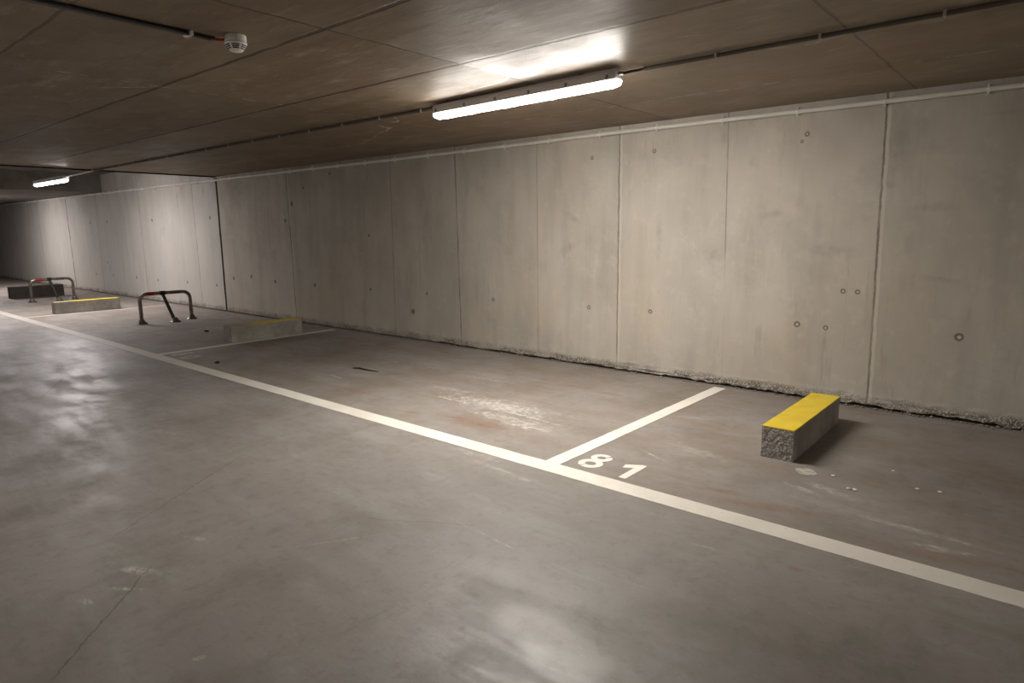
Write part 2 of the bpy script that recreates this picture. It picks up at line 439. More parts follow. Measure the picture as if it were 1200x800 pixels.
def kerb_material():
    N = NT('cast_concrete_kerb', 0.85, 0.25)
    n = N.noise(7.0, 6, 0.65)
    col = N.mix(N.rng(n, 0.3, 0.7), rgb(0.25, 0.235, 0.205), rgb(0.36, 0.34, 0.30))
    st = N.rng(N.noise(3.0, 4, 0.6, N.scaled(1, 3, 1)), 0.5, 0.7, 0, 0.5)
    col = N.mix(st, col, rgb(0.17, 0.155, 0.135))
    N.color(col)
    N.bump(N.add(n, N.mul(N.noise(60, 3), .4)), 0.4, 0.006)
    return N.m

def kerb_end_material():
    N = NT('broken_aggregate_end', 0.9, 0.2)
    v = N.voro(85.0)
    n = N.noise(70.0, 5, 0.75)
    col = N.mix(N.rng(v, 0.15, 0.6), rgb(0.50, 0.48, 0.44), rgb(0.27, 0.25, 0.225))
    col = N.mix(N.rng(n, 0.56, 0.66, 0, .8), col, rgb(0.09, 0.08, 0.072))
    N.color(col)
    N.bump(N.sub(n, v), 0.7, 0.008)
    return N.m

def yellow_material():
    N = NT('yellow_kerb_paint', 0.5, 0.45)
    n = N.noise(5.0, 5, 0.6)
    col = N.mix(N.rng(n, 0.35, 0.7), rgb(0.80, 0.60, 0.035), rgb(0.70, 0.49, 0.03))
    col = N.mix(N.rng(N.noise(16, 5, .7), 0.66, 0.76, 0, 0.5), col, rgb(0.40, 0.32, 0.16))
    N.color(col)
    N.bump(n, 0.15, 0.004)
    return N.m

def worn_yellow_material():
    N = NT('worn_yellow_kerb_paint', 0.6, 0.4)
    n = N.noise(5.0, 5, 0.6)
    col = N.mix(N.rng(n, 0.35, 0.7), rgb(0.62, 0.47, 0.03), rgb(0.50, 0.37, 0.04))
    # the end nearest the aisle has lost its paint
    col = N.mix(N.rng(N.m_('MULTIPLY_ADD', N.noise(12, 4), 0.25, N.y), 0.30, 0.52, 0.85, 0.0), col, rgb(0.26, 0.235, 0.17))
    N.color(col)
    return N.m

def simple(name, c, rough=0.5, spec=0.5, metal=0.0, var=0.15, scale=12.0, bump=0.0):
    N = NT(name, rough, spec)
    n = N.noise(scale, 5, 0.6)
    col = N.mix(N.rng(n, 0.3, 0.7), rgb(*c), rgb(*[q * (1 - var) for q in c]))
    N.color(col)
    N.b.inputs['Metallic'].default_value = metal
    if bump:
        N.bump(n, bump, 0.004)
    return N.m

def emitter(name, color, strength):
    N = NT(name, 0.35, 0.5)
    N.b.inputs['Base Color'].default_value = (0.85, 0.85, 0.83, 1)
    N.b.inputs['Emission Color'].default_value = color
    # the prismatic cover throws most of its light downwards, its flanks are dimmer
    g = N.t.nodes.new('ShaderNodeNewGeometry')
    sp = N.t.nodes.new('ShaderNodeSeparateXYZ')
    N.link(g.outputs['Normal'], sp.inputs[0])
    N.link(N.rng(N.mul(sp.outputs[2], -1.0), 0.15, 0.95, strength * 0.05, strength), N.b.inputs['Emission Strength'])
    return N.m

M = {
    'wall': wall_material(), 'ceiling': ceiling_material(), 'floor': floor_material(),
    'line': paint_material('white_line_paint'), 'digit': paint_material('white_stencil_paint', False),
    'digit_worn': paint_material('worn_stencil_paint', False, (0.45, 0.415, 0.37)),
    'kerb': kerb_material(), 'kerb_end': kerb_end_material(), 'yellow': yellow_material(), 'yellow_worn': worn_yellow_material(),
    'dark_kerb': simple('backlit_dark_concrete', (0.07, 0.058, 0.048), 0.85, 0.2, 0, .3),  # dark concrete, with the shade of its backlit face put into the colour
    'seal_and_shade': simple('black_seal_and_gap_shade', (0.014, 0.012, 0.010), 0.8, 0.2),
    'steel': simple('weathered_steel_tube', (0.30, 0.255, 0.225), 0.30, 0.5, 0.8, .5, 9.0),
    'steel_dark': simple('blackened_steel', (0.045, 0.035, 0.03), 0.45, 0.5, 0.6, .3),
    'skirt': simple('dull_galvanised_steel', (0.20, 0.18, 0.16), 0.45, 0.5, 0.6, .5, 30.0),
    'red': simple('red_reflective_tape', (0.42, 0.02, 0.012), 0.35, 0.5, 0, .2),
    'pvc': simple('grey_white_plastic_pipe', (0.66, 0.63, 0.57), 0.4, 0.45, 0, .1, 4.0),
    'clip': simple('white_plastic_clip', (0.74, 0.72, 0.68), 0.4, 0.5, 0, .08),
    'conduit_clip': simple('grey_plastic_clip', (0.36, 0.34, 0.31), 0.45, 0.5, 0, .1),
    'soffit_grey': simple('grey_concrete_soffit', (0.20, 0.182, 0.16), 0.7, 0.3, 0, .35, 2.0, .3),
    'conduit': simple('dark_grey_conduit', (0.085, 0.07, 0.055), 0.5, 0.4, 0, .2, 6.0),
    'cable': simple('black_cable', (0.012, 0.011, 0.011), 0.45, 0.5, 0, .2),
    'rail': simple('dark_cable_tray', (0.035, 0.029, 0.026), 0.5, 0.4, 0.0, .3),
    'housing': simple('pale_grey_lamp_housing', (0.60, 0.57, 0.56), 0.45, 0.5, 0, .05, 3.0),
    'dark_clip': simple('grey_latch', (0.17, 0.15, 0.14), 0.4, 0.5, 0.3, .1),
    'detector': simple('off_white_detector_plastic', (0.70, 0.68, 0.64), 0.35, 0.5, 0, .05),
    'slot': simple('black_detector_slot', (0.01, 0.01, 0.01), 0.7, 0.2),
    'redcable': simple('red_alarm_cable', (0.45, 0.03, 0.02), 0.4, 0.5),
    'chip': simple('white_plaster', (0.72, 0.70, 0.65), 0.8, 0.3, 0, .2, 30, .4),
    'rubble': simple('crumbled_concrete', (0.33, 0.30, 0.25), 0.9, 0.2, 0, .5, 25, .4),
    'rubber': simple('dirty_black_rubber', (0.035, 0.028, 0.022), 0.7, 0.3, 0, .3),
    'lamp': emitter('lit_lamp_diffuser', LAMP_COLOR, LAMP_EMIT),
    'lamp_cool': emitter('lit_cool_lamp_diffuser', COOL_LAMP_COLOR, LAMP_EMIT),
}

# ------------------------------------------------------------------ mesh helpers
def obj(name, bm, mats, parent=None, smooth=False):
    me = bpy.data.meshes.new(name)
    bmesh.ops.recalc_face_normals(bm, faces=bm.faces)
    if smooth:
        for f in bm.faces:
            f.smooth = True
    bm.to_mesh(me)
    bm.free()
    if not isinstance(mats, (list, tuple)):
        mats = [mats]
    for m in mats:
        me.materials.append(m)
    o = bpy.data.objects.new(name, me)
    COL.objects.link(o)
    if parent is not None:
        o.parent = parent
    if smooth:
        try:
            me.set_sharp_from_angle(angle=math.radians(40))
        except Exception:
            pass
    return o

def empty(name, loc=(0, 0, 0), rz=0.0):
    o = bpy.data.objects.new(name, None)
    COL.objects.link(o)
    o.location = loc
    o.rotation_euler = (0, 0, rz)
    o.empty_display_size = 0.1
    return o

def tag(o, label=None, cat=None, group=None, kind=None):
    if label: o['label'] = label
    if cat: o['category'] = cat
    if group: o['group'] = group
    if kind: o['kind'] = kind
    return o

def box(bm, x0, x1, y0, y1, z0, z1, bevel=0.0, seg=2, mat=0):
    r = bmesh.ops.create_cube(bm, size=1.0)
    vs = r['verts']
    for v in vs:
        v.co = Vector((x0 + (v.co.x + .5) * (x1 - x0), y0 + (v.co.y + .5) * (y1 - y0), z0 + (v.co.z + .5) * (z1 - z0)))
    fs = set(f for v in vs for f in v.link_faces)
    for f in fs:
        f.material_index = mat
    if bevel:
        es = list(set(e for v in vs for e in v.link_edges))
        r2 = bmesh.ops.bevel(bm, geom=es, offset=bevel, segments=seg, affect='EDGES', profile=0.5)
        for f in r2['faces']:
            f.material_index = mat
    return vs

def tube(bm, pts, r, seg=14, cap=True):
    pts = [Vector(p) for p in pts]
    rings = []
    prev = None
    for i, p in enumerate(pts):
        if i == 0: t = pts[1] - p
        elif i == len(pts) - 1: t = p - pts[i - 1]
        else: t = (pts[i + 1] - p).normalized() + (p - pts[i - 1]).normalized()
        t.normalize()
        if prev is None:
            a = Vector((0, 0, 1)) if abs(t.z) < .9 else Vector((1, 0, 0))
            n = t.cross(a).normalized()
        else:
            n = (prev - t * prev.dot(t)).normalized()
        prev = n
        b = t.cross(n)
        rr = r[i] if isinstance(r, (list, tuple)) else r
        rings.append([bm.verts.new(p + (n * math.cos(2 * math.pi * k / seg) + b * math.sin(2 * math.pi * k / seg)) * rr) for k in range(seg)])
    for a, b in zip(rings, rings[1:]):
        for k in range(seg):
            bm.faces.new((a[k], a[(k + 1) % seg], b[(k + 1) % seg], b[k]))
    if cap:
        bm.faces.new(rings[0][::-1])
        bm.faces.new(rings[-1])

def lathe(bm, prof, cx=0, cy=0, seg=40):
    rings = []
    for r, z in prof:
        if r < 1e-6:
            rings.append([bm.verts.new((cx, cy, z))])
        else:
            rings.append([bm.verts.new((cx + r * math.cos(2 * math.pi * k / seg), cy + r * math.sin(2 * math.pi * k / seg), z)) for k in range(seg)])
    for a, b in zip(rings, rings[1:]):
        for k in range(seg):
            k2 = (k + 1) % seg
            if len(a) == 1:
                bm.faces.new((a[0], b[k2], b[k]))
            elif len(b) == 1:
                bm.faces.new((a[k], a[k2], b[0]))
            else:
                bm.faces.new((a[k], a[k2], b[k2], b[k]))

def prism(bm, poly, z0, z1):
    lo = [bm.verts.new((x, y, z0)) for x, y in poly]
    hi = [bm.verts.new((x, y, z1)) for x, y in poly]
    n = len(poly)
    bm.faces.new(hi)
    bm.faces.new(lo[::-1])
    for i in range(n):
        bm.faces.new((lo[i], lo[(i + 1) % n], hi[(i + 1) % n], hi[i]))

def nz(x, y=0.0, z=0.0):
    return noise.noise(Vector((x, y, z)))

def copy_tree(o, parent=None):
    c = o.copy()
    COL.objects.link(c)
    if parent is not None:
        c.parent = parent
    for ch in list(o.children):
        copy_tree(ch, c)
    return c

# ------------------------------------------------------------------ structure
# floor: a slab running under the far wall's ragged foot
bm = bmesh.new()
box(bm, X0, X1, Y0, D + 0.12, -0.25, 0.0)
tag(obj('floor', bm, M['floor']), kind='structure')

# right wall: smooth face with a ragged, undercut foot
bm = bmesh.new()
xs = []
x = X0
while x < X1:
    xs.append(x)
    x += 0.02 if -16 < x < 0.5 else 0.06
xs.append(X1)
rows = None
cols = []
for x in xs:
    strength = max(0.25, min(1.0, (x + 9.5) / 5.0)) if x < -4 else 1.0
    zb = 0.017 + 0.018 * strength * (0.4 + nz(x * 3.1) + 0.8 * nz(x * 13.0)) + 0.010 * nz(x * 31)
    zb = max(0.006, zb)
    pr = []
    for j, z in enumerate((zb, zb + 0.012, 0.055, 0.075, 0.095, 0.12, 0.30, 1.2, 2.9)):
        dy = 0.0
        if j < 5:
            dy = -0.012 * strength * (0.4 + nz(x * 9, j * 0.7) + 0.5 * nz(x * 33, j * 1.9)) * (1.0 if j < 3 else 0.5)
        pr.append(bm.verts.new((x, D + dy, z)))
    under = bm.verts.new((x, D + 0.10, zb + 0.004))
    under2 = bm.verts.new((x, D + 0.10, -0.01))
    cols.append([under2, under] + pr)
for a, b in zip(cols, cols[1:]):
    for k in range(len(a) - 1):
        bm.faces.new((a[k], b[k], b[k + 1], a[k + 1]))
# body behind the face
v = [bm.verts.new(p) for p in ((X0, D + .3, -.01), (X1, D + .3, -.01), (X1, D + .3, 2.9), (X0, D + .3, 2.9))]
bm.faces.new(v)
bm.faces.new((cols[0][-1], cols[-1][-1], v[2], v[3]))
me = bpy.data.meshes.new('wall_right')
bm.to_mesh(me); bm.free()
me.materials.append(M['wall'])
wall = bpy.data.objects.new('wall_right', me)
COL.objects.link(wall)
tag(wall, kind='structure')

# other walls close the car park behind and to the sides of the camera
for nm, a in (('wall_back', (X0, X1, Y0 - .25, Y0, 0, 2.9)), ('wall_left', (X0 - .25, X0, Y0, D, 0, 2.9)), ('wall_front', (X1, X1 + .25, Y0, D, 0, 2.9))):
    bm = bmesh.new()
    box(bm, *a)
    tag(obj(nm, bm, M['wall']), kind='structure')

# soffit: low slab, raised bay, low slab again (one stepped ceiling)
for mt, a in (('ceiling', (XJ, X1, Y0, D, H, 3.1)), ('soffit_grey', (XS, XJ, Y0, D, H2, 3.1)), ('soffit_grey', (X0, XS, Y0, D, 2.39, 3.1))):
    bm = bmesh.new()
    box(bm, *a)
    tag(obj('ceiling', bm, M[mt]), kind='structure')

# movement joint: black strip as slab-edge gap shadow, rubber seal down the wall
bm = bmesh.new()
box(bm, XJ - 0.035, XJ + 0.012, Y0, D - 0.002, H - 0.018, H + 0.05)
tag(obj('trim_1', bm, M['seal_and_shade']), kind='structure')
bm = bmesh.new()
n = 60
for i in range(n):
    z0, z1 = 0.02 + (H - .05) * i / n, 0.02 + (H - .05) * (i + 1) / n
    x0 = XJ + 0.012 + 0.006 * nz(z0 * 3)
    w = 0.024 + 0.006 * nz(z0 * 7, 3)
    box(bm, x0 - w, x0 + w, D - 0.006, D + 0.02, z0, z1)
tag(obj('trim_2', bm, M['seal_and_shade']), kind='structure')

# ------------------------------------------------------------------ floor markings
ZL = 0.0022
def ragged_strip(bm, ax, ay, bx, by, w, seed, step=0.04, amp=0.0035):
    dx, dy = bx - ax, by - ay
    L = math.hypot(dx, dy); dx /= L; dy /= L
    n = int(L / step)
    prev = None
    for i in range(n + 1):
        t = L * i / n
        o1 = w / 2 + amp * nz(t * 6, seed) + amp * .6 * nz(t * 23, seed)
        o2 = w / 2 + amp * nz(t * 6, seed + 9) + amp * .6 * nz(t * 23, seed + 9)
        cx, cy = ax + dx * t, ay + dy * t
        q = [(cx - dy * o1, cy + dx * o1), (cx + dy * o2, cy - dx * o2)]
        r = [bm.verts.new((q[0][0], q[0][1], ZL)), bm.verts.new((q[1][0], q[1][1], ZL)),
             bm.verts.new((q[1][0], q[1][1], 0.0)), bm.verts.new((q[0][0], q[0][1], 0.0))]
        if prev:
            for k in range(4):
                bm.faces.new((prev[k], prev[(k + 1) % 4], r[(k + 1) % 4], r[k]))
        else:
            bm.faces.new(r)
        prev = r
    bm.faces.new(prev[::-1])

YC = (3.1407 + 3.0014) / 2
YW = 3.1407 - 3.0014
bm = bmesh.new()
ragged_strip(bm, -27.0, YC + 0.0, 6.5, YC, YW, 1)
tag(obj('painted_line', bm, M['line']), 'long white painted line running along the aisle edge of the bays', 'line marking')
YT = YC + YW / 2 + 0.002
for ax, bx, ye, w, seed, lab in ((-2.337, -2.300, 5.655, .108, 5, 'white painted bay divider line beside the number 81'),
                                 (-8.245, -8.235, 5.62, .10, 11, 'thin white bay divider line along the worn yellow-topped kerb'),
                                 (-13.86, -13.83, 5.62, .10, 17, 'farthest white bay divider line, beyond the hoop barrier')):
    bm = bmesh.new()
    ragged_strip(bm, ax, YT, bx, ye, w, seed)
    tag(obj('painted_line', bm, M['line']), lab, 'line marking')

def ring_arc(bm, cx, cy, ro, ri, ky, a0, a1, z):
    n = max(6, int(abs(a1 - a0) / 9))
    pv = None
    for i in range(n + 1):
        a = math.radians(a0 + (a1 - a0) * i / n)
        c, s = math.cos(a), math.sin(a) * ky
        r = [bm.verts.new((cx + ro * c, cy + ro * s, z)), bm.verts.new((cx + ri * c, cy + ri * s * .92, z)),
             bm.verts.new((cx + ri * c, cy + ri * s * .92, 0)), bm.verts.new((cx + ro * c, cy + ro * s, 0))]
        if pv:
            for k in range(4):
                bm.faces.new((pv[k], pv[(k + 1) % 4], r[(k + 1) % 4], r[k]))
        else:
            bm.faces.new(r)
        pv = r
    bm.faces.new(pv[::-1])

def digit_eight(parent, x, y, mat):
    bm = bmesh.new()
    ring_arc(bm, x, y + 0.074, 0.080, 0.037, 0.93, -112, 240, ZL)
    ring_arc(bm, x + .004, y + 0.197, 0.070, 0.031, 0.93, 58, 400, ZL + 0.0004)
    return obj('digit', bm, mat, parent)
def digit_one(parent, x, y, mat):
    bm = bmesh.new()
    prism(bm, [(x - .024, y), (x + .024, y), (x + .024, y + .262), (x - .006, y + .262), (x - .096, y + .207), (x - .084, y + .150), (x - .024, y + .186)], 0, ZL)
    return obj('digit', bm, mat, parent)
def digit_zero(parent, x, y, mat):
    bm = bmesh.new()
    ring_arc(bm, x, y + 0.132, 0.080, 0.040, 1.62, -80, 82, ZL)
    ring_arc(bm, x - .006, y + 0.132, 0.080, 0.040, 1.62, 100, 260, ZL)
    return obj('digit', bm, mat, parent)

n81 = tag(empty('bay_number', (-2.0, 3.2, 0)), 'white stencilled bay number 81 on the floor', 'number')
digit_eight(n81, -0.143, 0.005, M['digit'])
digit_one(n81, 0.134, -0.010, M['digit'])
n80 = tag(empty('bay_number', (-7.95, 3.2, 0)), 'faded bay number 80 on the floor by the thin divider line', 'number')
digit_eight(n80, -0.10, 0.005, M['digit_worn'])
digit_zero(n80, 0.18, -0.03, M['digit_worn'])

# ------------------------------------------------------------------ concrete kerbs (wheel stops)
def rough_block(w, l, h, seed, amp=0.004):
    """block w (x) by l (y) by h with chipped arrises; the end facing the aisle is rough"""
    bm = bmesh.new()
    nx, ny, nzv = 10, 44, 10
    def co(i, j, k):
        return Vector((w * i / nx, l * j / ny, h * k / nzv))
    grid = {}
    for i in range(nx + 1):
        for j in range(ny + 1):
            for k in range(nzv + 1):
                if i in (0, nx) or j in (0, ny) or k in (0, nzv):
                    p = co(i, j, k)
                    edge = (i in (0, nx)) + (j in (0, ny)) + (k in (0, nzv))
                    q = p.copy()
                    if edge >= 2:
                        c = Vector((w / 2, p.y if j not in (0, ny) else (0.02 if j == 0 else l - .02), h / 2))
                        q += (c - p).normalized() * (0.0035 + 0.004 * max(0, nz(p.x * 40 + seed, p.y * 25, p.z * 40)))
                    if j == 0:
                        q.y += amp * (nz(p.x * 38 + seed, 2, p.z * 38)) + amp * .5
                    if i in (0, nx):
                        q.x += 0.0015 * nz(p.y * 8, p.z * 20, seed)
                    if k == 0:
                        q.z = 0
                    grid[i, j, k] = bm.verts.new(q)
    def quad(a, b, c, d, m):
        f = bm.faces.new((grid[a], grid[b], grid[c], grid[d]))
        f.material_index = m
    for i in range(nx):
        for j in range(ny):
            quad((i, j, 0), (i, j + 1, 0), (i + 1, j + 1, 0), (i + 1, j, 0), 0)
            quad((i, j, nzv), (i + 1, j, nzv), (i + 1, j + 1, nzv), (i, j + 1, nzv), 0)
    for j in range(ny):
        for k in range(nzv):
            quad((0, j, k), (0, j, k + 1), (0, j + 1, k + 1), (0, j + 1, k), 0)
            quad((nx, j, k), (nx, j + 1, k), (nx, j + 1, k + 1), (nx, j, k + 1), 0)
    for i in range(nx):
        for k in range(nzv):
            quad((i, 0, k), (i + 1, 0, k), (i + 1, 0, k + 1), (i, 0, k + 1), 1)
            quad((i, ny, k), (i, ny, k + 1), (i + 1, ny, k + 1), (i + 1, ny, k), 1)
    return bm

def paint_cap(w, l, h, seed, inset=0.002):
    bm = bmesh.new()
    ny = 50
    pv = None
    for j in range(ny + 1):
        y = inset + (l - 2 * inset) * j / ny
        a = inset + 0.003 * abs(nz(y * 14, seed)); b = w - inset - 0.003 * abs(nz(y * 14, seed + 5))
        r = [bm.verts.new((a, y, h + .0022)), bm.verts.new((b, y, h + .0022)), bm.verts.new((b + .001, y, h - .004)), bm.verts.new((a - .001, y, h - .004))]
        if pv:
            for k in range(4):
                bm.faces.new((pv[k], pv[(k + 1) % 4], r[(k + 1) % 4], r[k]))
        else:
            bm.faces.new(r)
        pv = r
    bm.faces.new(pv[::-1])
    return bm

def kerb(loc, w, l, h, seed, capmat, body, label):
    t = tag(empty('concrete_wheel_stop', loc), label, 'wheel stop')
    obj('block', rough_block(w, l, h, seed), body, t)
    if capmat:
        obj('painted_top', paint_cap(w, l, h, seed), capmat, t)
    return t
kerb((-1.372, 4.07, 0), 0.202, 1.066, 0.204, 3, M['yellow'], [M['kerb'], M['kerb_end']], 'bright yellow-topped concrete wheel stop in the nearest bay, right of number 81')
kerb((-8.51, 4.08, 0), 0.212, 1.05, 0.215, 8, M['yellow_worn'], [M['kerb'], M['kerb']], 'worn yellow-topped concrete wheel stop on the thin divider line before the wall')
kerb((-14.13, 3.62, 0), 0.21, 1.08, 0.215, 12, M['yellow_worn'], [M['kerb'], M['kerb']], 'far grey concrete wheel stop with thin yellow edge between the two hoop barriers')
kerb((-18.35, 3.9, 0), 0.23, 1.04, 0.27, 15, None, [M['dark_kerb'], M['dark_kerb']], 'dark block behind the farthest hoop barrier')

# ------------------------------------------------------------------ hoop barriers
def hoop(loc, label):
    t = tag(empty('hoop_barrier', loc), label, 'parking barrier', None)
    W2, HT, R, r = 0.395, 0.475, 0.115, 0.028
    pts = [(0, -W2, 0.02), (0, -W2, HT - R - .1), (0, -W2, HT - R)]
    for i in range(1, 9):
        a = math.radians(90 * i / 8)
        pts.append((0, -W2 + R - R * math.cos(a), HT - R + R * math.sin(a)))
    pts += [(0, y, HT) for y in (-.2, -.1, 0, .1, .2)]
    for i in range(0, 9):
        a = math.radians(90 - 90 * i / 8)
        pts.append((0, W2 - R + R * math.cos(a), HT - R + R * math.sin(a)))
    pts += [(0, W2, HT - R - .1), (0, W2, 0.02)]
    bm = bmesh.new(); tube(bm, pts, r, 16)
    obj('hoop_tube', bm, M['steel'], t, True)
    bm = bmesh.new(); tube(bm, [(0, -0.275, HT), (0, -0.17, HT)], r + .0025, 16)
    obj('reflector_band', bm, M['red'], t, True)
    bm = bmesh.new()
    tube(bm, [(0.0, -0.045, HT), (0.02, -0.03, HT - .06), (0.15, 0.05, .03)], 0.026, 12)
    obj('strut', bm, M['steel_dark'], t, True)
    bm = bmesh.new(); tube(bm, [(0, -0.085, HT), (0, -0.005, HT)], r + .008, 16)
    obj('collar', bm, M['steel_dark'], t, True)
    for fx, fy in ((0, -W2), (0, W2), (0.16, 0.055)):
        bm = bmesh.new()
        lathe(bm, [(0.0, 0.0), (0.085, 0.0), (0.085, 0.008), (0.07, 0.02), (0.045, 0.05), (0.034, 0.075), (0.0, 0.08)], fx, fy, 28)
        f = obj('foot', bm, M['skirt'], t, True)
        for a in (45, 135, 225, 315):
            bm = bmesh.new()
            lathe(bm, [(0.0, 0.028), (0.008, 0.028), (0.008, 0.008), (0.0, 0.008)], fx + .072 * math.cos(math.radians(a)), fy + .072 * math.sin(math.radians(a)), 8)
            obj('bolt', bm, M['steel_dark'], f)
    return t
hoop((-11.25, 4.475, 0), 'bent steel hoop barrier standing in front of the movement joint, complete in view')
hoop((-16.86, 4.385, 0), 'farthest steel hoop barrier, in front of the dark block')

# ------------------------------------------------------------------ linear lamps
def lamp(loc, rz, label, mat, L=1.72, hang=0.0, group=None):
    t = tag(empty('batten_lamp', loc, rz), label, 'ceiling light', group)
    w = 0.095
    # housing: trough with sloping shoulders, local z 0 = underside of the tray
    bm = bmesh.new()
    prof = [(-.040, .062), (.040, .062), (.047, .048), (.054, .004), (.051, 0.0), (-.051, 0.0), (-.054, .004), (-.047, .048)]
    a = [bm.verts.new((-L / 2 + .02, y, z)) for y, z in prof]
    b = [bm.verts.new((L / 2 - .02, y, z)) for y, z in prof]
    for i in range(len(prof)):
        j = (i + 1) % len(prof)
        bm.faces.new((a[i], a[j], b[j], b[i]))
    bm.faces.new(a); bm.faces.new(b[::-1])
    hs = obj('housing', bm, M['housing'], t)
    # diffuser: rounded trough under it, with tapered ends
    bm = bmesh.new()
    rings = []
    ns = 14
    stations = [(-L / 2, .62, .45), (-L / 2 + .012, .85, .72), (-L / 2 + .04, .97, .95), (-L / 2 + .08, 1, 1), (0, 1, 1), (L / 2 - .08, 1, 1), (L / 2 - .04, .97, .95), (L / 2 - .012, .85, .72), (L / 2, .62, .45)]
    for x, sw, sd in stations:
        r = []
        for k in range(ns + 1):
            a_ = math.pi * k / ns
            cy = math.copysign(abs(math.cos(a_)) ** .7, math.cos(a_)) * .044 * sw
            cz = -.001 - (abs(math.sin(a_)) ** .75) * .040 * sd
            r.append(bm.verts.new((x, cy, cz)))
        rings.append(r)
    for p, q in zip(rings, rings[1:]):
        for k in range(ns):
            bm.faces.new((p[k], p[k + 1], q[k + 1], q[k]))
        bm.faces.new((p[0], q[0], q[-1], p[-1]))
    bm.faces.new(rings[0]); bm.faces.new(rings[-1][::-1])
    obj('diffuser', bm, mat, t, True)
    # end caps / glands
    for s in (-1, 1):
        bm = bmesh.new()
        box(bm, s * (L / 2 - .02) - .012, s * (L / 2 - .02) + .012, -.043, .043, .002, .058, .006)
        obj('end_cap', bm, M['housing'], t)
        bm = bmesh.new()
        tube(bm, [(s * (L / 2 - .01), 0, .034), (s * (L / 2 + .03), 0, .034)], .011, 12)
        obj('cable_gland', bm, M['dark_clip'], t, True)
    for x in (-.8, -.48, -.16, .16, .48, .8):
        for s in (-1, 1):
            bm = bmesh.new()
            box(bm, x * L / 1.72 - .009, x * L / 1.72 + .009, s * .0525 - .003, s * .0525 + .002, .006, .030, .0015, 1)
            obj('latch', bm, M['dark_clip'], t)
    top = .062
    for x in (-.55, .55):
        bm = bmesh.new()
        if hang < 0.1:
            box(bm, x - .02, x + .02, -.03, .03, top, top + hang, 0)
        else:
            box(bm, x - .02, x + .02, -.03, .03, top, top + .012)
            tube(bm, [(x, 0, top + .01), (x, 0, top + hang)], .004, 8)
        obj('bracket', bm, M['dark_clip'], t)
    return t
LZ = 2.350
lamp((-3.073, 3.70, LZ), math.radians(-2.4), 'long lit batten lamp under the ceiling, the big bright one', M['lamp'], L=1.72, hang=H - LZ - .063)
for x, y, lab in ((7.7, 3.75, 'unseen batten lamp added as fill on the same row, to the right'), (-20.9, 3.8, 'unseen batten lamp added as fill on the same row, to the far left'),  # unseen lamps, added to supply fill light
                  (-5.6, -3.0, 'unseen batten lamp added as fill over the bays behind the camera'), (6.5, -3.0, 'unseen batten lamp added as fill behind the camera to the right'), (-15.0, -3.0, 'unseen batten lamp added as fill across the aisle, far left')):
    hh = H2 if -17.38 < x < -11.77 else 2.39 if x < -17.38 else H
    lamp((x, y, LZ - (.03 if x < -17.38 else 0)), 0, lab, M['lamp_cool'] if x < -11 else M['lamp'], hang=hh - LZ - .063 + (.03 if x < -17.38 else 0))
LZ2 = 2.355
lamp((-13.95, 3.80, LZ2), 0, 'distant lit batten lamp beyond the black ceiling joint', M['lamp_cool'], hang=H2 - LZ2 - .063)

# ------------------------------------------------------------------ ceiling conduit with clips
def clip_mesh(x, y, z, r, axis='x'):
    bm = bmesh.new()
    # saddle: half ring plus a back tab
    n = 12
    pts = []
    for k in range(n + 1):
        a = math.pi * (k / n)
        pts.append((math.cos(a) * (r + .003), math.sin(a) * (r + .003)))
    return bm, pts

def ceiling_conduit(x0, x1, y, label, skip=None, clips=(), endz=None):
    t = tag(empty('conduit', ((x0 + x1) / 2, y, H)), label, 'conduit')
    cx = (x0 + x1) / 2
    bm = bmesh.new()
    r = .0125
    tube(bm, [(x0 - cx, 0, -r - .004), (x1 - cx, 0, -r - .004)], r, 12)
    obj('pipe', bm, M['conduit'], t, True)
    for x in clips:
        bm = bmesh.new()
        box(bm, x - cx - .007, x - cx + .007, -r - .004, r + .004, -2 * r - .0065, 0.0, .003, 1)
        obj('clip', bm, M['conduit_clip'], t)
    return t
cl = [-0.543, -1.084, -1.64, -2.15]
ceiling_conduit(-2.10, 6.75, 3.765, 'dark conduit running right from the big lamp along the ceiling', clips=[c for c in cl if c < -2.1 or True] and [-0.543, -1.084, -1.64] + [0.0 + .55 * k for k in range(0, 12)])
ceiling_conduit(-11.7, -4.02, 3.785, 'dark conduit running left from the big lamp along the ceiling', clips=[-4.15] + [-4.684 - .54 * k for k in range(0, 13)])
# flexible link into each lamp is part of the conduit run
def link(pts, label, mat='conduit', r=.008):
    p0 = Vector(pts[0])
    bm = bmesh.new()
    tube(bm, [Vector(p) - p0 for p in pts], r, 10)
    o = obj('cable', bm, M[mat], None, True)
    o.location = p0
    return tag(o, label, 'cable')
link([(-4.03, 3.785, H - .017), (-4.01, 3.782, H - .02), (-3.985, 3.765, LZ + .05), (-3.962, 3.739, LZ + .034)], 'short cable joining the left conduit to the big lamp')
link([(-2.10, 3.765, H - .017), (-2.12, 3.758, H - .020), (-2.145, 3.70, LZ + .045), (-2.18, 3.665, LZ + .034)], 'short cable joining the right conduit to the big lamp')
link([(-11.72, 3.785, H - .017), (-11.9, 3.787, H - .022), (-12.4, 3.79, H - .03), (-12.85, 3.8, LZ2 + .045), (-13.055, 3.80, LZ2 + .034)], 'pale cable sagging from the slab edge to the distant lamp', 'clip', .012)

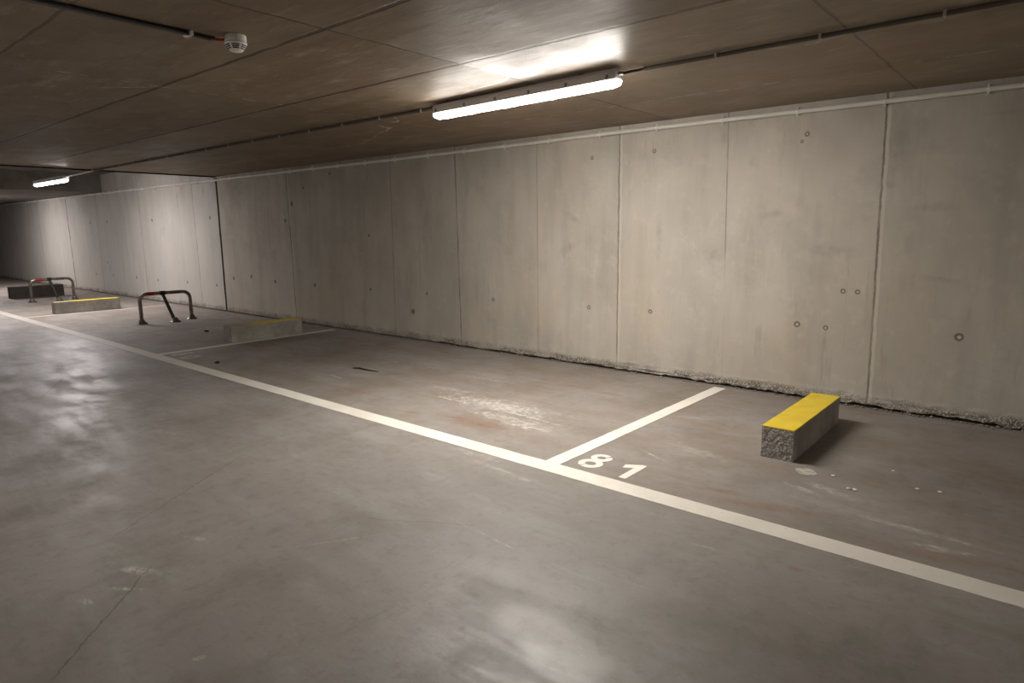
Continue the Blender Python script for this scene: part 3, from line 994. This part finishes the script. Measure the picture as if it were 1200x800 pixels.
# ------------------------------------------------------------------ pale pipe along the top of the wall
t = tag(empty('wall_pipe', (-6.0, D, 2.366)), 'pale grey plastic pipe clipped along the top of the wall', 'pipe')
bm = bmesh.new()
pr = .0195
pts = []
x = -26.0
while x < 9.4:
    pts.append((x + 6.0, -.028, 0.004 * nz(x * .4) - 0.006 * (1 if x < -4 else 0)))
    x += 0.5
tube(bm, pts, pr, 16)
obj('pipe', bm, M['pvc'], t, True)
x = 8.2
xs_c = [-1.154 - .6285 * k for k in range(-4, 36)]
for x in xs_c:
    z = 0.004 * nz(x * .4) - 0.006 * (1 if x < -4 else 0)
    bm = bmesh.new()
    n = 10
    rings = []
    for dx in (-.007, .007):
        for rr in (pr + .0005, pr + .004):
            ring = [bm.verts.new((x + 6 + dx, -.028 - rr * math.sin(math.pi * (k / n * 1.1 - .05)), z + rr * math.cos(math.pi * (k / n * 1.1 - .05)))) for k in range(n + 1)]
            rings.append(ring)
    def skin(a, b):
        for k in range(n):
            bm.faces.new((a[k], a[k + 1], b[k + 1], b[k]))
    skin(rings[0], rings[1]); skin(rings[1], rings[3]); skin(rings[3], rings[2]); skin(rings[2], rings[0])
    box(bm, x + 6 - .007, x + 6 + .007, -.026, 0.0, z - pr - .014, z - pr + .001, .001, 1)
    box(bm, x + 6 - .007, x + 6 + .007, -.026, 0.0, z + pr - .001, z + pr + .014, .001, 1)
    obj('clip', bm, M['clip'], t)

# ------------------------------------------------------------------ smoke detector and its cable rail
SX, SY = -3.335, 1.79
t = tag(empty('smoke_detector', (SX, SY, H)), 'round white smoke detector on the ceiling at the end of the dark cable rail', 'smoke detector')
bm = bmesh.new()
lathe(bm, [(0, 0), (.056, 0), (.0575, -.004), (.0575, -.030), (.054, -.034), (0, -.034)], 0, 0, 48)
obj('base', bm, M['detector'], t, True)
bm = bmesh.new()
lathe(bm, [(0, -.034), (.052, -.034), (.0595, -.038), (.0605, -.043), (.057, -.048), (.036, -.080), (.031, -.084), (0, -.086)], 0, 0, 48)
hd = obj('head', bm, M['detector'], t, True)
t.scale = (.9, .9, .9)
for k in range(6):
    for lvl in range(3):
        bm = bmesh.new()
        a0, a1 = math.radians(60 * k + 6), math.radians(60 * k + 52)
        zt, zb = -.0525 - lvl * .0085, -.0572 - lvl * .0085
        def rad(z): return .057 + (-.048 - z) / .032 * (.036 - .057)
        pv = None
        m = 8
        for i in range(m + 1):
            a = a0 + (a1 - a0) * i / m
            r = []
            for z, e in ((zt, .0008), (zb, .0008), (zb, -.002), (zt, -.002)):
                q = rad(z) + e
                r.append(bm.verts.new((q * math.cos(a), q * math.sin(a), z)))
            if pv:
                for j in range(4):
                    bm.faces.new((pv[j], pv[(j + 1) % 4], r[(j + 1) % 4], r[j]))
            else:
                bm.faces.new(r)
            pv = r
        bm.faces.new(pv[::-1])
        obj('slot', bm, M['slot'], hd)

t = tag(empty('cable_rail', (-3.43, 0.0, H)), 'dark cable rail along the ceiling leading to the smoke detector', 'cable rail')
bm = bmesh.new()
box(bm, -.030, .006, -5.9, 1.73, -.016, 0.0, .002, 1)
obj('rail', bm, M['rail'], t)
bm = bmesh.new()
tube(bm, [(.018, -5.9, -.012), (.018, .8, -.012), (.012, 1.5, -.013), (.006, 1.70, -.018)], .0085, 10)
obj('cable', bm, M['cable'], t, True)
bm = bmesh.new()
tube(bm, [(-.004, 1.72, -.012), (.016, 1.745, -.014), (.050, 1.765, -.016)], .007, 10)
obj('red_cable', bm, M['redcable'], t, True)
for y in (1.60, -.2, -1.8, -3.4):
    bm = bmesh.new()
    box(bm, -.040, .012, y - .014, y + .014, -.021, -.014, .003, 1)
    box(bm, .010, .034, y - .008, y + .008, -.026, 0.0, .003, 1)
    box(bm, -.046, -.034, y - .010, y + .010, -.021, 0.0, .003, 1)
    obj('clip', bm, M['clip'], t)

# ------------------------------------------------------------------ small things on the floor
def chip_mesh(s, seed, flat=0.35):
    bm = bmesh.new()
    bmesh.ops.create_icosphere(bm, subdivisions=2, radius=s)
    for v in bm.verts:
        d = 1 + .5 * nz(v.co.x * 40 + seed, v.co.y * 40, v.co.z * 40)
        v.co *= d
        v.co.z *= flat
    mz = min(v.co.z for v in bm.verts)
    for v in bm.verts:
        v.co.z -= mz
    return bm
CHIP_LABELS = ['white plaster chip nearest the bright yellow wheel stop', 'left one of the close pair of white plaster chips', 'right one of the close pair of white plaster chips',
               'left white plaster chip of the two at the far right', 'rightmost white plaster chip on the floor', 'tiny lone plaster chip between the wheel stop and the right wall']
for i, (x, y, s) in enumerate(((-.918, 3.99, .012), (-.80, 3.84, .011), (-.765, 3.845, .013), (-.50, 4.07, .011), (-.40, 4.10, .011), (-.66, 4.3, .008))):
    o = obj('plaster_chip', chip_mesh(s, i * 3.3), M['chip'])
    o.location = (x, y, 0)
    o.rotation_euler = (0, 0, i * 1.3)
    tag(o, CHIP_LABELS[i], 'debris', 'white chips on the floor of the nearest bay')
o = obj('rubble_lump', chip_mesh(.032, 4.4, .35), M['rubber']); o.location = (-7.16, 3.33, 0); o.scale = (.7, 1.4, .8); o.rotation_euler = (0, 0, .9)
tag(o, 'dark crumpled lump on the floor past the faded bay number', 'debris')
o = obj('rubble_lump', chip_mesh(.030, 9.4, .4), M['rubber']); o.location = (-9.6, 4.35, 0); o.rotation_euler = (0, 0, .4)
tag(o, 'small dark lump on the floor behind the worn yellow-topped wheel stop', 'debris')
bm = bmesh.new()
tube(bm, [(0, 0, .008), (.08, .03, .010), (.2, .03, .008), (.36, .055, .007)], [.006, .010, .008, .003], 8)
o = obj('rubber_strip', bm, M['rubber'], None, True); o.location = (-5.69, 4.09, 0)
tag(o, 'thin dark strip lying on the floor in the middle bay', 'debris')

# crumbs along the wall foot
bm = bmesh.new()
rnd = random.Random(5)
for i in range(560):
    x = rnd.uniform(-9.5, 0.6)
    y = D - 0.012 - abs(rnd.gauss(0, .018))
    s = rnd.uniform(.003, .012)
    b2 = bmesh.ops.create_icosphere(bm, subdivisions=1, radius=s)
    k = rnd.uniform(.5, .9)
    for v in b2['verts']:
        v.co = Vector((v.co.x * rnd.uniform(.8, 1.2) + x, v.co.y + y, v.co.z * k + s * k))
tag(obj('concrete_crumbs', bm, M['rubble']), 'grey concrete crumbs scattered along the foot of the wall', 'debris', kind='stuff')
